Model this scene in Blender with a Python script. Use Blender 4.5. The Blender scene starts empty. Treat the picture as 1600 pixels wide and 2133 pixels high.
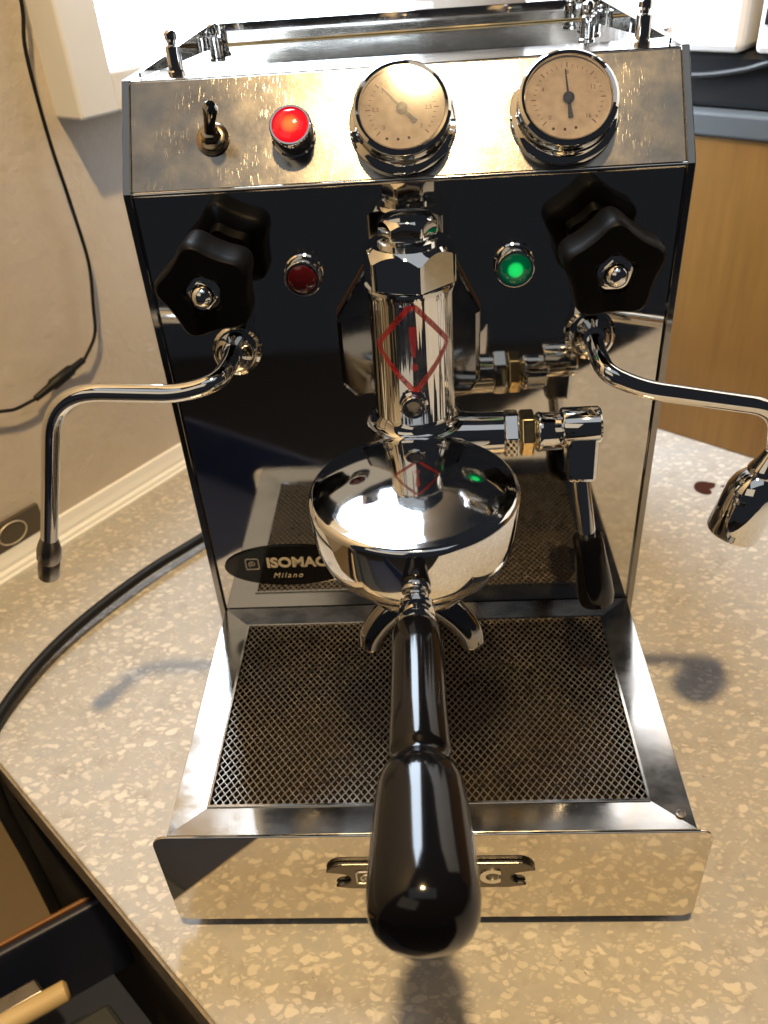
import bpy, bmesh, math, random
from mathutils import Vector, Matrix
random.seed(7)
C = bpy.context.scene.collection
scene = bpy.context.scene
PI = math.pi
R = math.radians

# ------------------------------------------------------------ camera
cd = bpy.data.cameras.new("camera"); cam = bpy.data.objects.new("camera", cd); C.objects.link(cam)
cd.sensor_fit = 'HORIZONTAL'; cd.sensor_width = 36.0; cd.lens = 1762.99/1600*36
cd.clip_start = 0.01; cd.clip_end = 50
pit, yaw, rol = 0.6215, -0.0695, -0.0753
fwd = Vector((math.sin(yaw)*math.cos(pit), math.cos(yaw)*math.cos(pit), -math.sin(pit)))
rgt = Vector((math.cos(yaw), -math.sin(yaw), 0)); up = rgt.cross(fwd)
r2 = rgt*math.cos(rol)+up*math.sin(rol); u2 = up*math.cos(rol)-rgt*math.sin(rol)
m = Matrix((r2, u2, -fwd)).transposed().to_4x4(); m.translation = Vector((0.0071, -0.3886, 0.3476))
cam.matrix_world = m
cd.dof.use_dof = True; cd.dof.focus_distance = 0.37; cd.dof.aperture_fstop = 19
scene.camera = cam

# ------------------------------------------------------------ world, lamps, exposure
w = bpy.data.worlds.new("World"); scene.world = w; w.use_nodes = True
bg = w.node_tree.nodes['Background']; bg.inputs[0].default_value = (0.78, 0.84, 1.0, 1); bg.inputs[1].default_value = 0.018
def lamp(name, loc, target, power, size, col, shape='DISK', sy=None):
    l = bpy.data.lights.new(name, 'AREA'); l.energy = power; l.size = size; l.color = col; l.shape = shape
    if sy: l.size_y = sy
    o = bpy.data.objects.new(name, l); C.objects.link(o); o.location = loc
    o.rotation_euler = (Vector(target)-Vector(loc)).to_track_quat('-Z', 'Y').to_euler()
    return o
WARM = (1.0, 0.68, 0.32)
lamp('ceiling_spot_front', (0.01, -0.43, 1.5), (0.01, -0.36, 0), 25.0, 0.075, WARM)
lamp('ceiling_bounce_fill', (0.0, -0.95, 2.0), (0, -0.3, 0), 2.5, 2.0, (0.90, 0.95, 1.0), 'RECTANGLE', 1.0)  # added soft fill, stands in for bounce off an unseen ceiling
lamp('room_wall_fill', (-0.75, -1.3, 1.10), (0, 0, 0.15), 1.3, 1.1, (1.0, 0.84, 0.62), 'RECTANGLE', 0.7)  # added warm fill, stands in for an unseen lit wall in the reflections
scene.render.engine = 'CYCLES'
scene.cycles.caustics_reflective = True
scene.cycles.sample_clamp_indirect = 6.0
scene.cycles.max_bounces = 10; scene.cycles.glossy_bounces = 6
scene.view_settings.view_transform = 'Standard'; scene.view_settings.look = 'None'
scene.view_settings.exposure = 0.25; scene.view_settings.gamma = 1.0

# ------------------------------------------------------------ materials
def srgb(r, g, b):
    f = lambda c: c/12.92 if c <= 0.04045 else ((c+0.055)/1.055)**2.4
    return (f(r), f(g), f(b), 1)
def mat(name, col=(0.5, 0.5, 0.5, 1), metal=0.0, rough=0.5, **kw):
    m = bpy.data.materials.new(name); m.use_nodes = True
    b = m.node_tree.nodes['Principled BSDF']
    b.inputs['Base Color'].default_value = col if len(col) == 4 else (*col, 1)
    b.inputs['Metallic'].default_value = metal; b.inputs['Roughness'].default_value = rough
    for k, v in kw.items(): b.inputs[k.replace('_', ' ')].default_value = v
    return m
class NT:
    def __init__(s, m): s.t = m.node_tree; s.b = s.t.nodes['Principled BSDF']
    def n(s, typ, ins=None, **kw):
        x = s.t.nodes.new(typ)
        for k, v in kw.items(): setattr(x, k, v)
        for k, v in (ins or {}).items():
            if isinstance(v, bpy.types.NodeSocket): s.t.links.new(v, x.inputs[k])
            else: x.inputs[k].default_value = v
        return x
    def l(s, a, b): s.t.links.new(a, b)
    def coord(s, scale=(1, 1, 1), rot=(0, 0, 0)):
        c = s.n('ShaderNodeTexCoord'); mp = s.n('ShaderNodeMapping', {'Scale': scale, 'Rotation': rot})
        s.l(c.outputs['Object'], mp.inputs['Vector']); return mp.outputs[0]
    def noise(s, vec, scale, detail=4, rough=0.55):
        return s.n('ShaderNodeTexNoise', {'Vector': vec, 'Scale': scale, 'Detail': detail, 'Roughness': rough}).outputs['Fac']
    def ramp(s, fac, stops, interp='LINEAR'):
        r = s.n('ShaderNodeValToRGB', {'Fac': fac}); r.color_ramp.interpolation = interp
        e = r.color_ramp.elements
        while len(e) < len(stops): e.new(0.5)
        for i, (p, c) in enumerate(stops):
            e[i].position = p; e[i].color = c if not isinstance(c, (int, float)) else (c, c, c, 1)
        return r.outputs[0]
    def mix(s, f, a, b, mode='MIX'):
        x = s.n('ShaderNodeMix', data_type='RGBA', blend_type=mode)
        for i, v in ((0, f), (6, a), (7, b)):
            if isinstance(v, bpy.types.NodeSocket): s.l(v, x.inputs[i])
            else: x.inputs[i].default_value = v
        return x.outputs[2]
    def math(s, op, a, b=0.0):
        x = s.n('ShaderNodeMath', operation=op)
        for i, v in ((0, a), (1, b)):
            if isinstance(v, bpy.types.NodeSocket): s.l(v, x.inputs[i])
            else: x.inputs[i].default_value = v
        return x.outputs[0]
    def bump(s, h, strength=0.2, dist=0.001):
        x = s.n('ShaderNodeBump', {'Height': h, 'Strength': strength, 'Distance': dist}); s.l(x.outputs[0], s.b.inputs['Normal']); return x

def metal(name, col, r0, r1, nscale=60, bump=0.0, bscale=30, stretch=(1, 1, 1), smudge=0.0):
    m = mat(name, col, 1.0, r0); t = NT(m); v = t.coord(stretch)
    f = t.noise(v, nscale, 5, 0.65)
    t.l(t.ramp(f, [(0.35, r0), (0.75, r1)]), t.b.inputs['Roughness'])
    if smudge:
        g = t.noise(v, nscale*0.25, 4, 0.6)
        c2 = tuple(c*(1-smudge) for c in col[:3])+(1,)
        t.l(t.mix(t.ramp(g, [(0.45, 0), (0.7, 1)]), col, c2), t.b.inputs['Base Color'])
    if bump: t.bump(t.noise(v, bscale, 2, 0.5), bump, 0.001)
    return m
M = {}
M['chrome'] = metal('chrome', (0.80, 0.80, 0.79, 1), 0.02, 0.07, 90, 0.06, 22)
M['chrome_disc'] = metal('worn_chrome', (0.80, 0.81, 0.83, 1), 0.03, 0.10, 120, 0.10, 40)
M['mirror'] = metal('mirror_steel', (0.60, 0.585, 0.56, 1), 0.03, 0.085, 40, 0.03, 9)
M['steel'] = metal('satin_steel', (0.62, 0.605, 0.58, 1), 0.09, 0.20, 35, 0.03, 30, (1, 1.5, 1), 0.08)
M['fascia'] = metal('mirror_steel_fascia', (0.70, 0.655, 0.57, 1), 0.025, 0.06, 40, 0.05, 12)
M['dark_brass'] = metal('dull_brass', (0.36, 0.29, 0.20, 1), 0.15, 0.3, 90)
M['dark_chrome'] = metal('dim_reflection_chrome', (0.30, 0.29, 0.28, 1), 0.06, 0.14, 90, 0.06, 22)  # chrome toned down; reflections of the dark room are put into the colour
M['edge'] = metal('dark_steel_edge', (0.30, 0.28, 0.26, 1), 0.25, 0.4, 80)
M['dark_metal'] = mat('shaded_tray_inside', (0.05, 0.04, 0.032, 1), 0.8, 0.45)  # steel inner walls coloured dark; their unlit look is in the base colour
M['mesh'] = metal('mesh_steel', (0.56, 0.52, 0.47, 1), 0.25, 0.45, 300)
M['brass'] = metal('plated_brass', (0.80, 0.66, 0.38, 1), 0.10, 0.22, 90)
M['black_gloss'] = mat('black_bakelite', (0.003, 0.003, 0.004, 1), 0, 0.11, Specular_IOR_Level=0.42)
M['black_knob'] = mat('black_knob_plastic', (0.0022, 0.0024, 0.003, 1), 0, 0.45, Specular_IOR_Level=0.07)
M['rubber'] = mat('black_rubber', (0.012, 0.012, 0.012, 1), 0, 0.45)
M['cable'] = mat('cable_sheath', (0.007, 0.007, 0.007, 1), 0, 0.5, Specular_IOR_Level=0.25)
M['gasket'] = mat('red_gasket', (0.020, 0.007, 0.005, 1), 0, 0.6)
M['white_paint'] = mat('white_paint', (0.80, 0.82, 0.84, 1), 0, 0.45)
M['white_app'] = mat('white_enamel', (0.83, 0.84, 0.86, 1), 0, 0.25)
M['black_app'] = mat('black_enamel', (0.012, 0.014, 0.018, 1), 0, 0.3)
M['slate'] = mat('slate_grey', (0.075, 0.09, 0.105, 1), 0, 0.5)
M['white_ink'] = mat('cream_ink', (0.62, 0.56, 0.45, 1), 0.3, 0.45)
M['pale_metal'] = metal('pale_cast_metal', (0.78, 0.74, 0.66, 1), 0.25, 0.4, 80)
M['red_ink'] = mat('red_ink', (0.42, 0.02, 0.03, 1), 0, 0.3, Alpha=0.38)
M['dark_ink'] = mat('dark_ink', (0.05, 0.01, 0.01, 1), 0, 0.5)
M['glass'] = mat('clear_glass', (1, 1, 1, 1), 0, 0.065, Transmission_Weight=1.0, IOR=1.45)
M['navy'] = mat('navy_plastic', (0.012, 0.018, 0.045, 1), 0, 0.5)
M['dark_tool'] = mat('dark_grey_plastic', (0.03, 0.035, 0.04, 1), 0, 0.4)
M['faded_ink'] = mat('faded_ink', (0.26, 0.13, 0.09, 1), 0, 0.6)
M['stain'] = mat('dried_coffee', (0.040, 0.010, 0.008, 1), 0, 0.3)
M['grey_dark'] = mat('grey_floor', (0.03, 0.03, 0.035, 1), 0, 0.6)

def m_column():
    m = mat('streaked_chrome', (0.78, 0.78, 0.77, 1), 1.0, 0.05); t = NT(m); v = t.coord()
    lw = t.n('ShaderNodeMapping', {'Vector': v, 'Scale': (230, 230, 5)}).outputs[0]
    t.l(t.ramp(t.noise(v, 120, 5, 0.6), [(0.35, 0.03), (0.75, 0.12)]), t.b.inputs['Roughness'])
    t.bump(t.noise(lw, 1.0, 2, 0.5), 0.8, 0.0015); return m
M['column'] = m_column()
# slanted control plate: satin steel with tarnish, short vertical scratches
def m_control():
    m = mat('scratched_control_steel', (0.5, 0.5, 0.5, 1), 1.0, 0.3); t = NT(m)
    v = t.coord()
    base = t.noise(v, 28, 6, 0.7)
    col = t.ramp(base, [(0.30, (0.22, 0.20, 0.175, 1)), (0.50, (0.31, 0.29, 0.26, 1)), (0.75, (0.26, 0.25, 0.24, 1))])
    wob = t.n('ShaderNodeTexNoise', {'Vector': v, 'Scale': 18.0, 'Detail': 2.0}).outputs['Color']
    vv = t.mix(0.008, v, wob)
    va = t.n('ShaderNodeMapping', {'Vector': vv, 'Scale': (1500, 150, 150), 'Rotation': (0, 0, R(14))}).outputs[0]
    vb = t.n('ShaderNodeMapping', {'Vector': vv, 'Scale': (1300, 200, 200), 'Rotation': (0, 0, R(-24))}).outputs[0]
    s1 = t.noise(va, 1.0, 2, 0.5); s2 = t.noise(vb, 1.0, 2, 0.5)
    patch = t.ramp(t.noise(v, 34, 3, 0.6), [(0.48, 0), (0.62, 1)])
    sc = t.math('MAXIMUM', t.ramp(s1, [(0.62, 0), (0.70, 1)]), t.ramp(s2, [(0.66, 0), (0.73, 1)]))
    sc = t.math('MULTIPLY', t.math('MULTIPLY', sc, patch), 0.45)
    t.l(t.mix(sc, col, (0.58, 0.56, 0.50, 1)), t.b.inputs['Base Color'])
    r = t.ramp(t.noise(v, 60, 5, 0.6), [(0.35, 0.16), (0.7, 0.23)])
    r = t.math('ADD', t.math('MULTIPLY', sc, 0.12), r)
    t.l(r, t.b.inputs['Roughness'])
    t.bump(t.math('ADD', sc, t.math('MULTIPLY', t.noise(v, 500, 3, 0.6), 0.5)), 0.13, 0.0003)
    return m
M['control'] = m_control()

# pale composite worktop with cream chips and dark specks
def m_counter():
    m = mat('terrazzo_laminate', (0.5, 0.5, 0.5, 1), 0, 0.42); t = NT(m); v = t.coord()
    warp = t.n('ShaderNodeTexNoise', {'Vector': v, 'Scale': 130.0, 'Detail': 2.0, 'Roughness': 0.5}).outputs['Color']
    w0 = t.n('ShaderNodeVectorMath', {0: warp, 1: (0.5, 0.5, 0.5)}, operation='SUBTRACT').outputs[0]
    w1 = t.n('ShaderNodeVectorMath', {0: w0, 'Scale': 0.0065}, operation='SCALE').outputs[0]
    vw = t.n('ShaderNodeVectorMath', {0: v, 1: w1}, operation='ADD').outputs[0]
    st = t.n('ShaderNodeMapping', {'Vector': vw, 'Scale': (1, 1.55, 1), 'Rotation': (0, 0, R(35))}).outputs[0]
    base = t.ramp(t.noise(v, 55, 5, 0.65), [(0.3, (0.315, 0.30, 0.275, 1)), (0.5, (0.385, 0.37, 0.345, 1)), (0.72, (0.33, 0.335, 0.335, 1))])
    cur = base
    for sc, th, col, off, pr in ((300, 0.30, (0.48, 0.455, 0.41, 1), 7.7, 0.36), (175, 0.30, (0.55, 0.515, 0.455, 1), 3.1, 0.32), (112, 0.30, (0.60, 0.57, 0.51, 1), 0.0, 0.30)):
        vo = t.n('ShaderNodeMapping', {'Vector': st, 'Location': (off, off*1.3, 0)}).outputs[0]
        vo2 = t.n('ShaderNodeTexVoronoi', {'Vector': vo, 'Scale': float(sc), 'Randomness': 1.0}, feature='F1', voronoi_dimensions='2D')
        ed = t.n('ShaderNodeTexVoronoi', {'Vector': vo, 'Scale': float(sc), 'Randomness': 1.0}, feature='DISTANCE_TO_EDGE', voronoi_dimensions='2D')
        sep = t.n('ShaderNodeSeparateColor', {'Color': vo2.outputs['Color']})
        on = t.ramp(sep.outputs[0], [(1-pr-0.01, 0), (1-pr, 1)])
        k = t.ramp(ed.outputs['Distance'], [(0.10, 0), (0.20, 1)])
        k = t.math('MULTIPLY', k, t.ramp(vo2.outputs['Distance'], [(0.34, 1), (0.46, 0)]))
        vis = t.math('MULTIPLY', t.math('MULTIPLY', on, k), t.ramp(sep.outputs[1], [(0, 0.42), (1, 1.0)]))
        cur = t.mix(vis, cur, col)
    sp = t.ramp(t.noise(v, 620, 2, 0.5), [(0.68, 0), (0.74, 1)])
    sp = t.math('MULTIPLY', sp, t.ramp(t.noise(v, 60, 2, 0.5), [(0.5, 0), (0.66, 0.75)]))
    cur = t.mix(sp, cur, (0.12, 0.11, 0.12, 1))
    t.l(cur, t.b.inputs['Base Color'])
    t.l(t.ramp(t.noise(v, 30, 4), [(0.3, 0.34), (0.7, 0.5)]), t.b.inputs['Roughness'])
    t.bump(t.noise(v, 900, 2), 0.08, 0.0004)
    return m
M['counter'] = m_counter()

def m_wall():
    m = mat('painted_plaster', (0.5, 0.42, 0.33, 1), 0, 0.75); t = NT(m); v = t.coord()
    c = t.ramp(t.noise(v, 5, 5, 0.6), [(0.3, (0.52, 0.465, 0.395, 1)), (0.7, (0.60, 0.545, 0.475, 1))])
    sp = t.ramp(t.noise(v, 70, 3, 0.7), [(0.72, 0), (0.80, 0.55)])
    c = t.mix(sp, c, (0.26, 0.16, 0.10, 1))
    t.l(c, t.b.inputs['Base Color']); t.bump(t.noise(v, 70, 6, 0.65), 0.5, 0.003); return m
M['wall'] = m_wall()
def m_wood():
    m = mat('birch_ply', (0.4, 0.22, 0.08, 1), 0, 0.5); t = NT(m); v = t.coord((9, 9, 0.7))
    g = t.noise(v, 14, 6, 0.62)
    c = t.ramp(g, [(0.25, (0.170, 0.084, 0.016, 1)), (0.5, (0.205, 0.106, 0.021, 1)), (0.75, (0.235, 0.125, 0.028, 1))])
    big = t.noise(t.coord(), 7, 3)
    c = t.mix(t.ramp(big, [(0.4, 0), (0.65, 0.45)]), c, (0.13, 0.055, 0.013, 1))
    t.l(c, t.b.inputs['Base Color']); t.bump(g, 0.08, 0.0006); return m
M['wood'] = m_wood()
M['stick'] = mat('pale_wood', (0.55, 0.42, 0.22, 1), 0, 0.55)
def m_edgeband():
    m = mat('counter_edge', (0.3, 0.26, 0.2, 1), 0, 0.5); t = NT(m); v = t.coord()
    t.l(t.ramp(t.noise(v, 120, 5, 0.6), [(0.35, (0.16, 0.125, 0.085, 1)), (0.7, (0.30, 0.25, 0.18, 1))]), t.b.inputs['Base Color']); return m
M['counter_edge'] = m_edgeband()
def m_dial():
    m = mat('aged_dial_paper', (0.5, 0.4, 0.3, 1), 0, 0.6); t = NT(m); v = t.coord()
    t.l(t.ramp(t.noise(v, 160, 4, 0.6), [(0.3, (0.56, 0.43, 0.31, 1)), (0.7, (0.76, 0.63, 0.48, 1))]), t.b.inputs['Base Color']); return m
M['dial'] = m_dial()
def emis(name, col, s, base=(0, 0, 0, 1), rough=0.3):
    m = mat(name, base, 0, rough); b = m.node_tree.nodes['Principled BSDF']
    b.inputs['Emission Color'].default_value = col; b.inputs['Emission Strength'].default_value = s; return m
M['pane'] = emis('bright_window_glass', (0.74, 0.86, 1.0, 1), 20.0)
def m_lens(name, glow, core, s, base):
    m = emis(name, glow, s, base, 0.08); t = NT(m); v = t.coord()
    ln = t.n('ShaderNodeVectorMath', {0: v}, operation='LENGTH').outputs['Value']
    t.l(t.ramp(t.math('MULTIPLY', ln, 100.0), [(p_*100, c_) for p_, c_ in core]), t.b.inputs['Emission Color']); return m
M['lens_red_lit'] = m_lens('lit_red_lens', (1, 0, 0, 1), [(0.0, (1.0, 0.36, 0.04, 1)), (0.0026, (1.0, 0.20, 0.03, 1)), (0.005, (0.75, 0.012, 0.015, 1)), (0.0085, (0.30, 0.0, 0.008, 1))], 1.15, (0.3, 0.004, 0.01, 1))
M['lens_green'] = m_lens('lit_green_lens', (0, 1, 0, 1), [(0.0, (0.02, 0.85, 0.18, 1)), (0.0036, (0.01, 0.55, 0.10, 1)), (0.0045, (0.0, 0.06, 0.022, 1)), (0.0075, (0.0, 0.02, 0.010, 1))], 1.0, (0.0, 0.03, 0.012, 1))
M['lens_off'] = mat('unlit_red_lens', (0.05, 0.004, 0.006, 1), 0, 0.06, Coat_Weight=0.5)

# ------------------------------------------------------------ helpers
def link(name, bm, m, parent=None, smooth=False, loc=None, rot=None, bevel=0):
    me = bpy.data.meshes.new(name); bmesh.ops.recalc_face_normals(bm, faces=bm.faces[:]); bm.to_mesh(me); bm.free()
    if smooth:
        for p in me.polygons: p.use_smooth = True
        me.set_sharp_from_angle(angle=R(38))
    me.materials.append(m)
    o = bpy.data.objects.new(name, me); C.objects.link(o)
    if parent: o.parent = parent
    if loc is not None: o.location = loc
    if rot is not None: o.rotation_euler = rot
    if bevel:
        b = o.modifiers.new('b', 'BEVEL'); b.width = bevel; b.segments = 2; b.limit_method = 'ANGLE'; b.angle_limit = R(40)
    return o
def tag(o, label=None, cat=None, group=None, kind=None):
    for k, v in (('label', label), ('category', cat), ('group', group), ('kind', kind)):
        if v: o[k] = v
    return o
def thing(name, label, cat, loc=(0, 0, 0), group=None):
    o = bpy.data.objects.new(name, None); C.objects.link(o); o.location = loc; o.empty_display_size = 0.02
    return tag(o, label, cat, group)
def BM(): return bmesh.new()
def box(bm, a, b, mtx=None):
    x0, y0, z0 = a; x1, y1, z1 = b
    vs = [bm.verts.new(p) for p in ((x0, y0, z0), (x1, y0, z0), (x1, y1, z0), (x0, y1, z0), (x0, y0, z1), (x1, y0, z1), (x1, y1, z1), (x0, y1, z1))]
    if mtx:
        for v in vs: v.co = mtx @ v.co
    for f in ((0, 3, 2, 1), (4, 5, 6, 7), (0, 1, 5, 4), (1, 2, 6, 5), (2, 3, 7, 6), (3, 0, 4, 7)): bm.faces.new([vs[i] for i in f])
    return bm
def prism(bm, pts, vec, mtx=None):
    """closed outline of 3-D points pushed along vec"""
    vec = Vector(vec); a = [Vector(p) for p in pts]; b = [p+vec for p in a]
    if mtx: a = [mtx@p for p in a]; b = [mtx@p for p in b]
    A = [bm.verts.new(p) for p in a]; B = [bm.verts.new(p) for p in b]; n = len(A)
    bm.faces.new(A[::-1]); bm.faces.new(B)
    for i in range(n): bm.faces.new([A[i], A[(i+1) % n], B[(i+1) % n], B[i]])
    return bm
def frame(axis):
    z = Vector(axis).normalized(); x = z.orthogonal().normalized()
    if abs(z.z) > 0.99: x = Vector((1, 0, 0))
    y = z.cross(x); return Matrix((x, y, z)).transposed().to_4x4()
def lathe(bm, prof, origin, axis=(0, 0, 1), n=64, rotoff=0.0, fr=None):
    """prof = [(radius, height)] along axis from origin"""
    F = (fr or frame(axis)).copy(); F.translation = Vector(origin); rings = []
    for r, h in prof:
        if r < 1e-6: rings.append([bm.verts.new(F@Vector((0, 0, h)))])
        else: rings.append([bm.verts.new(F@Vector((r*math.cos(2*PI*i/n+rotoff), r*math.sin(2*PI*i/n+rotoff), h))) for i in range(n)])
    for a, b in zip(rings, rings[1:]):
        if len(a) == 1 and len(b) == 1: continue
        for i in range(n):
            j = (i+1) % n
            if len(a) == 1: bm.faces.new([a[0], b[i], b[j]])
            elif len(b) == 1: bm.faces.new([a[i], a[j], b[0]])
            else: bm.faces.new([a[i], a[j], b[j], b[i]])
    if len(rings[0]) > 1: bm.faces.new(rings[0][::-1])
    if len(rings[-1]) > 1: bm.faces.new(rings[-1])
    return bm
def smooth_path(pts, k=10):
    P = [Vector(p) for p in pts]; P = [2*P[0]-P[1]]+P+[2*P[-1]-P[-2]]; out = []
    for i in range(1, len(P)-2):
        a, b, c, d = P[i-1:i+3]
        for j in range(k):
            t = j/k
            out.append(0.5*((2*b)+(c-a)*t+(2*a-5*b+4*c-d)*t*t+(3*b-a-3*c+d)*t**3))
    out.append(P[-2]); return out
def arc_path(pts, rad, k=8):
    """polyline with round corners"""
    P = [Vector(p) for p in pts]; out = [P[0]]
    for i in range(1, len(P)-1):
        a = (P[i-1]-P[i]); b = (P[i+1]-P[i]); r = rad[i-1] if isinstance(rad, (list, tuple)) else rad
        d = min(r, a.length*0.48, b.length*0.48); s = P[i]+a.normalized()*d; e = P[i]+b.normalized()*d
        for j in range(k+1):
            t = j/k; out.append(s*(1-t)**2+P[i]*2*t*(1-t)+e*t*t)
    out.append(P[-1]); return out
def tube(bm, path, rad, n=16, caps=True):
    path = [Vector(p) for p in path]
    T = [(path[min(i+1, len(path)-1)]-path[max(i-1, 0)]).normalized() for i in range(len(path))]
    u = T[0].orthogonal().normalized(); rings = []
    for i, p in enumerate(path):
        u = (u-T[i]*u.dot(T[i])).normalized(); v = T[i].cross(u)
        r = rad[i] if isinstance(rad, (list, tuple)) else rad
        rings.append([bm.verts.new(p+(u*math.cos(2*PI*k/n)+v*math.sin(2*PI*k/n))*r) for k in range(n)])
    for a, b in zip(rings, rings[1:]):
        for i in range(n): bm.faces.new([a[i], a[(i+1) % n], b[(i+1) % n], b[i]])
    if caps: bm.faces.new(rings[0][::-1]); bm.faces.new(rings[-1])
    return bm
def text(name, s, size, m, parent, mtx, ext=0.0002, bold=0.0, shear=0, space=1.0):
    cu = bpy.data.curves.new(name, 'FONT'); cu.body = s; cu.size = size; cu.extrude = ext; cu.offset = bold; cu.shear = shear
    cu.space_character = space; cu.align_x = 'CENTER'; cu.align_y = 'CENTER'; cu.resolution_u = 4
    to = bpy.data.objects.new('t', cu); C.objects.link(to); bpy.context.view_layer.update()
    me = bpy.data.meshes.new_from_object(to.evaluated_get(bpy.context.evaluated_depsgraph_get()))
    bpy.data.objects.remove(to); me.materials.clear(); me.materials.append(m)
    o = bpy.data.objects.new(name, me); C.objects.link(o); o.parent = parent; o.matrix_local = mtx; return o
def basis(x, y, z, o):
    m = Matrix((Vector(x), Vector(y), Vector(z))).transposed().to_4x4(); m.translation = Vector(o); return m

# ============================================================ SETTING
ZC = -0.078
WD = Vector((math.cos(R(55.0)), math.sin(R(55.0)), 0)); WN = Vector((math.sin(R(55.0)), -math.cos(R(55.0)), 0))  # along wall / into room
W0 = Vector((-0.343, 0.124, 0)) - WN*0.012
OD = Vector((math.cos(R(-39.6)), math.sin(R(-39.6)), 0)); ON = Vector((-math.sin(R(39.6)), -math.cos(R(39.6)), 0))
O0 = Vector((0.2286, 0.3238, 0))
ED = Vector((math.cos(R(-42.5)), math.sin(R(-42.5)), 0)); E0 = Vector((-0.271, -0.0537, 0))
EN = Vector((ED.y, -ED.x, 0))   # out of the counter, to the lower left
if EN.x > 0: EN = -EN
def P2(p, z): return (p.x, p.y, z)
# counter slab
a = E0-ED*0.36; b = E0+ED*1.9
corner = W0+WD*0.52
bm = BM(); prism(bm, [P2(a, ZC-0.030), P2(b, ZC-0.030), P2(b-EN*1.3, ZC-0.030), P2(a-EN*1.3, ZC-0.030)], (0, 0, 0.030))
counter = link('counter', bm, M['counter'], bevel=0.0012); tag(counter, kind='structure')
bm = BM(); prism(bm, [P2(a+EN*0.0015, ZC-0.0305), P2(b+EN*0.0015, ZC-0.0305), P2(b, ZC-0.0305), P2(a, ZC-0.0305)], (0, 0, 0.0285))
eb = link('edge_band', bm, M['counter_edge'], counter)
# room floor far below
bm = BM(); box(bm, (-2.5, -2.5, -1.0), (2.5, 2.0, -0.98))
tag(link('floor', bm, M['grey_dark']), kind='structure')
# left wall with its window
wall_th = 0.05
def wallbox(bm, s0, s1, z0, z1, d0=-wall_th, d1=0.0):
    pts = [W0+WD*s0+WN*d0, W0+WD*s1+WN*d0, W0+WD*s1+WN*d1, W0+WD*s0+WN*d1]
    prism(bm, [P2(p, z0) for p in pts], (0, 0, z1-z0)); return bm
SC0, SC1 = 0.171, 0.205      # outer / inner left side of the casing along the wall
ZB0, ZB1 = 0.236, 0.263      # outer / inner bottom
S_END, Z_TOP = 0.62, 1.30
bm = BM(); wallbox(bm, -0.75, 1.6, -0.95, ZB0+0.01); wallbox(bm, -0.75, SC0+0.01, ZB0+0.01, 1.7); wallbox(bm, S_END, 1.6, ZB0+0.01, 1.7); wallbox(bm, SC0+0.01, S_END, Z_TOP+0.02, 1.7)
tag(link('wall', bm, M['wall']), 'cream plaster wall behind the thin black cord and steam wand', 'wall')
win = thing('window', 'white framed window glowing bright behind the machine', 'window', P2(W0+WD*SC0, ZB0))
bm = BM()
wallbox(bm, SC0, SC1, ZB0, Z_TOP+0.03, -0.03, 0.030); wallbox(bm, SC1, S_END, ZB0, ZB1, -0.03, 0.030); wallbox(bm, SC1, S_END, Z_TOP, Z_TOP+0.03, -0.03, 0.030)
wf = link('window_frame', bm, M['white_paint'], bevel=0.002); wf.parent = win; wf.matrix_parent_inverse = Matrix.Translation(-win.location)
bm = BM(); wallbox(bm, SC1, S_END, ZB1, Z_TOP, -0.004, 0.004)
wp = link('pane', bm, M['pane']); wp.parent = win; wp.matrix_parent_inverse = Matrix.Translation(-win.location)
# ridged white trim on the counter against the wall
bm = BM()
prof = [(0.0002, 0), (0.0165, 0), (0.0165, 0.0020), (0.0135, 0.0026), (0.0130, 0.0014), (0.0122, 0.0014), (0.0117, 0.0040), (0.0085, 0.0054), (0.0080, 0.0042), (0.0073, 0.0042), (0.0068, 0.0078), (0.0050, 0.0120), (0.0034, 0.0185), (0.0002, 0.0190)]
prism(bm, [tuple(W0+WD*-0.5+WN*d+Vector((0, 0, ZC+z))) for d, z in prof], WD*1.4)
tag(link('wall_trim', bm, M['white_paint']), 'ridged white plastic trim along the counter and wall joint', 'trim')
# dark tile on the wall with pale ring
tile = thing('dark_tile', 'small dark tile with pale ring above the white trim', 'tile', P2(W0+WD*0.03+WN*0.003, -0.058))
bm = BM(); wallbox(bm, -0.11, 0.056, -0.0600, -0.036, 0.0004, 0.004)
o = link('tile', bm, mat('dark_stone_tile', (0.075, 0.062, 0.045, 1), 0, 0.4)); o.parent = tile; o.matrix_parent_inverse = Matrix.Translation(-tile.location)
rc = W0+WD*0.028+WN*0.0045
ring = [tuple(rc+WD*(0.0125*math.cos(a_))+Vector((0, 0, -0.048+0.0095*math.sin(a_)))) for a_ in [2*PI*i/40 for i in range(41)]]
bm = BM(); tube(bm, ring, 0.0006, 6)
o = link('ring', bm, M['white_ink'], smooth=True); o.parent = tile; o.matrix_parent_inverse = Matrix.Translation(-tile.location)
# wooden side panel of the next cabinet, slab and appliances on it
def woodbox(bm, s0, s1, z0, z1, d0, d1):
    pts = [O0+OD*s0+ON*d0, O0+OD*s1+ON*d0, O0+OD*s1+ON*d1, O0+OD*s0+ON*d1]
    prism(bm, [P2(p, z0) for p in pts], (0, 0, z1-z0)); return bm
bm = BM(); woodbox(bm, -0.20, 0.55, ZC+0.0005, 0.186, -0.018, 0.0)
cab = link('plywood_cabinet', bm, M['wood'], bevel=0.001); tag(cab, 'upright plywood cabinet side standing on the right of counter', 'cabinet')
bm = BM(); woodbox(bm, -0.20, 0.55, 0.1865, 0.2035, -0.30, 0.003)
tag(link('slate_slab', bm, M['slate'], bevel=0.002), 'slate grey slab lying on top of the plywood panel', 'slab')
bm = BM(); woodbox(bm, -0.20, 0.55, 0.204, 0.2425, -0.28, -0.012)
tag(link('black_appliance', bm, M['black_app'], bevel=0.004), 'low black appliance between slate slab and white box', 'appliance')
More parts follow.
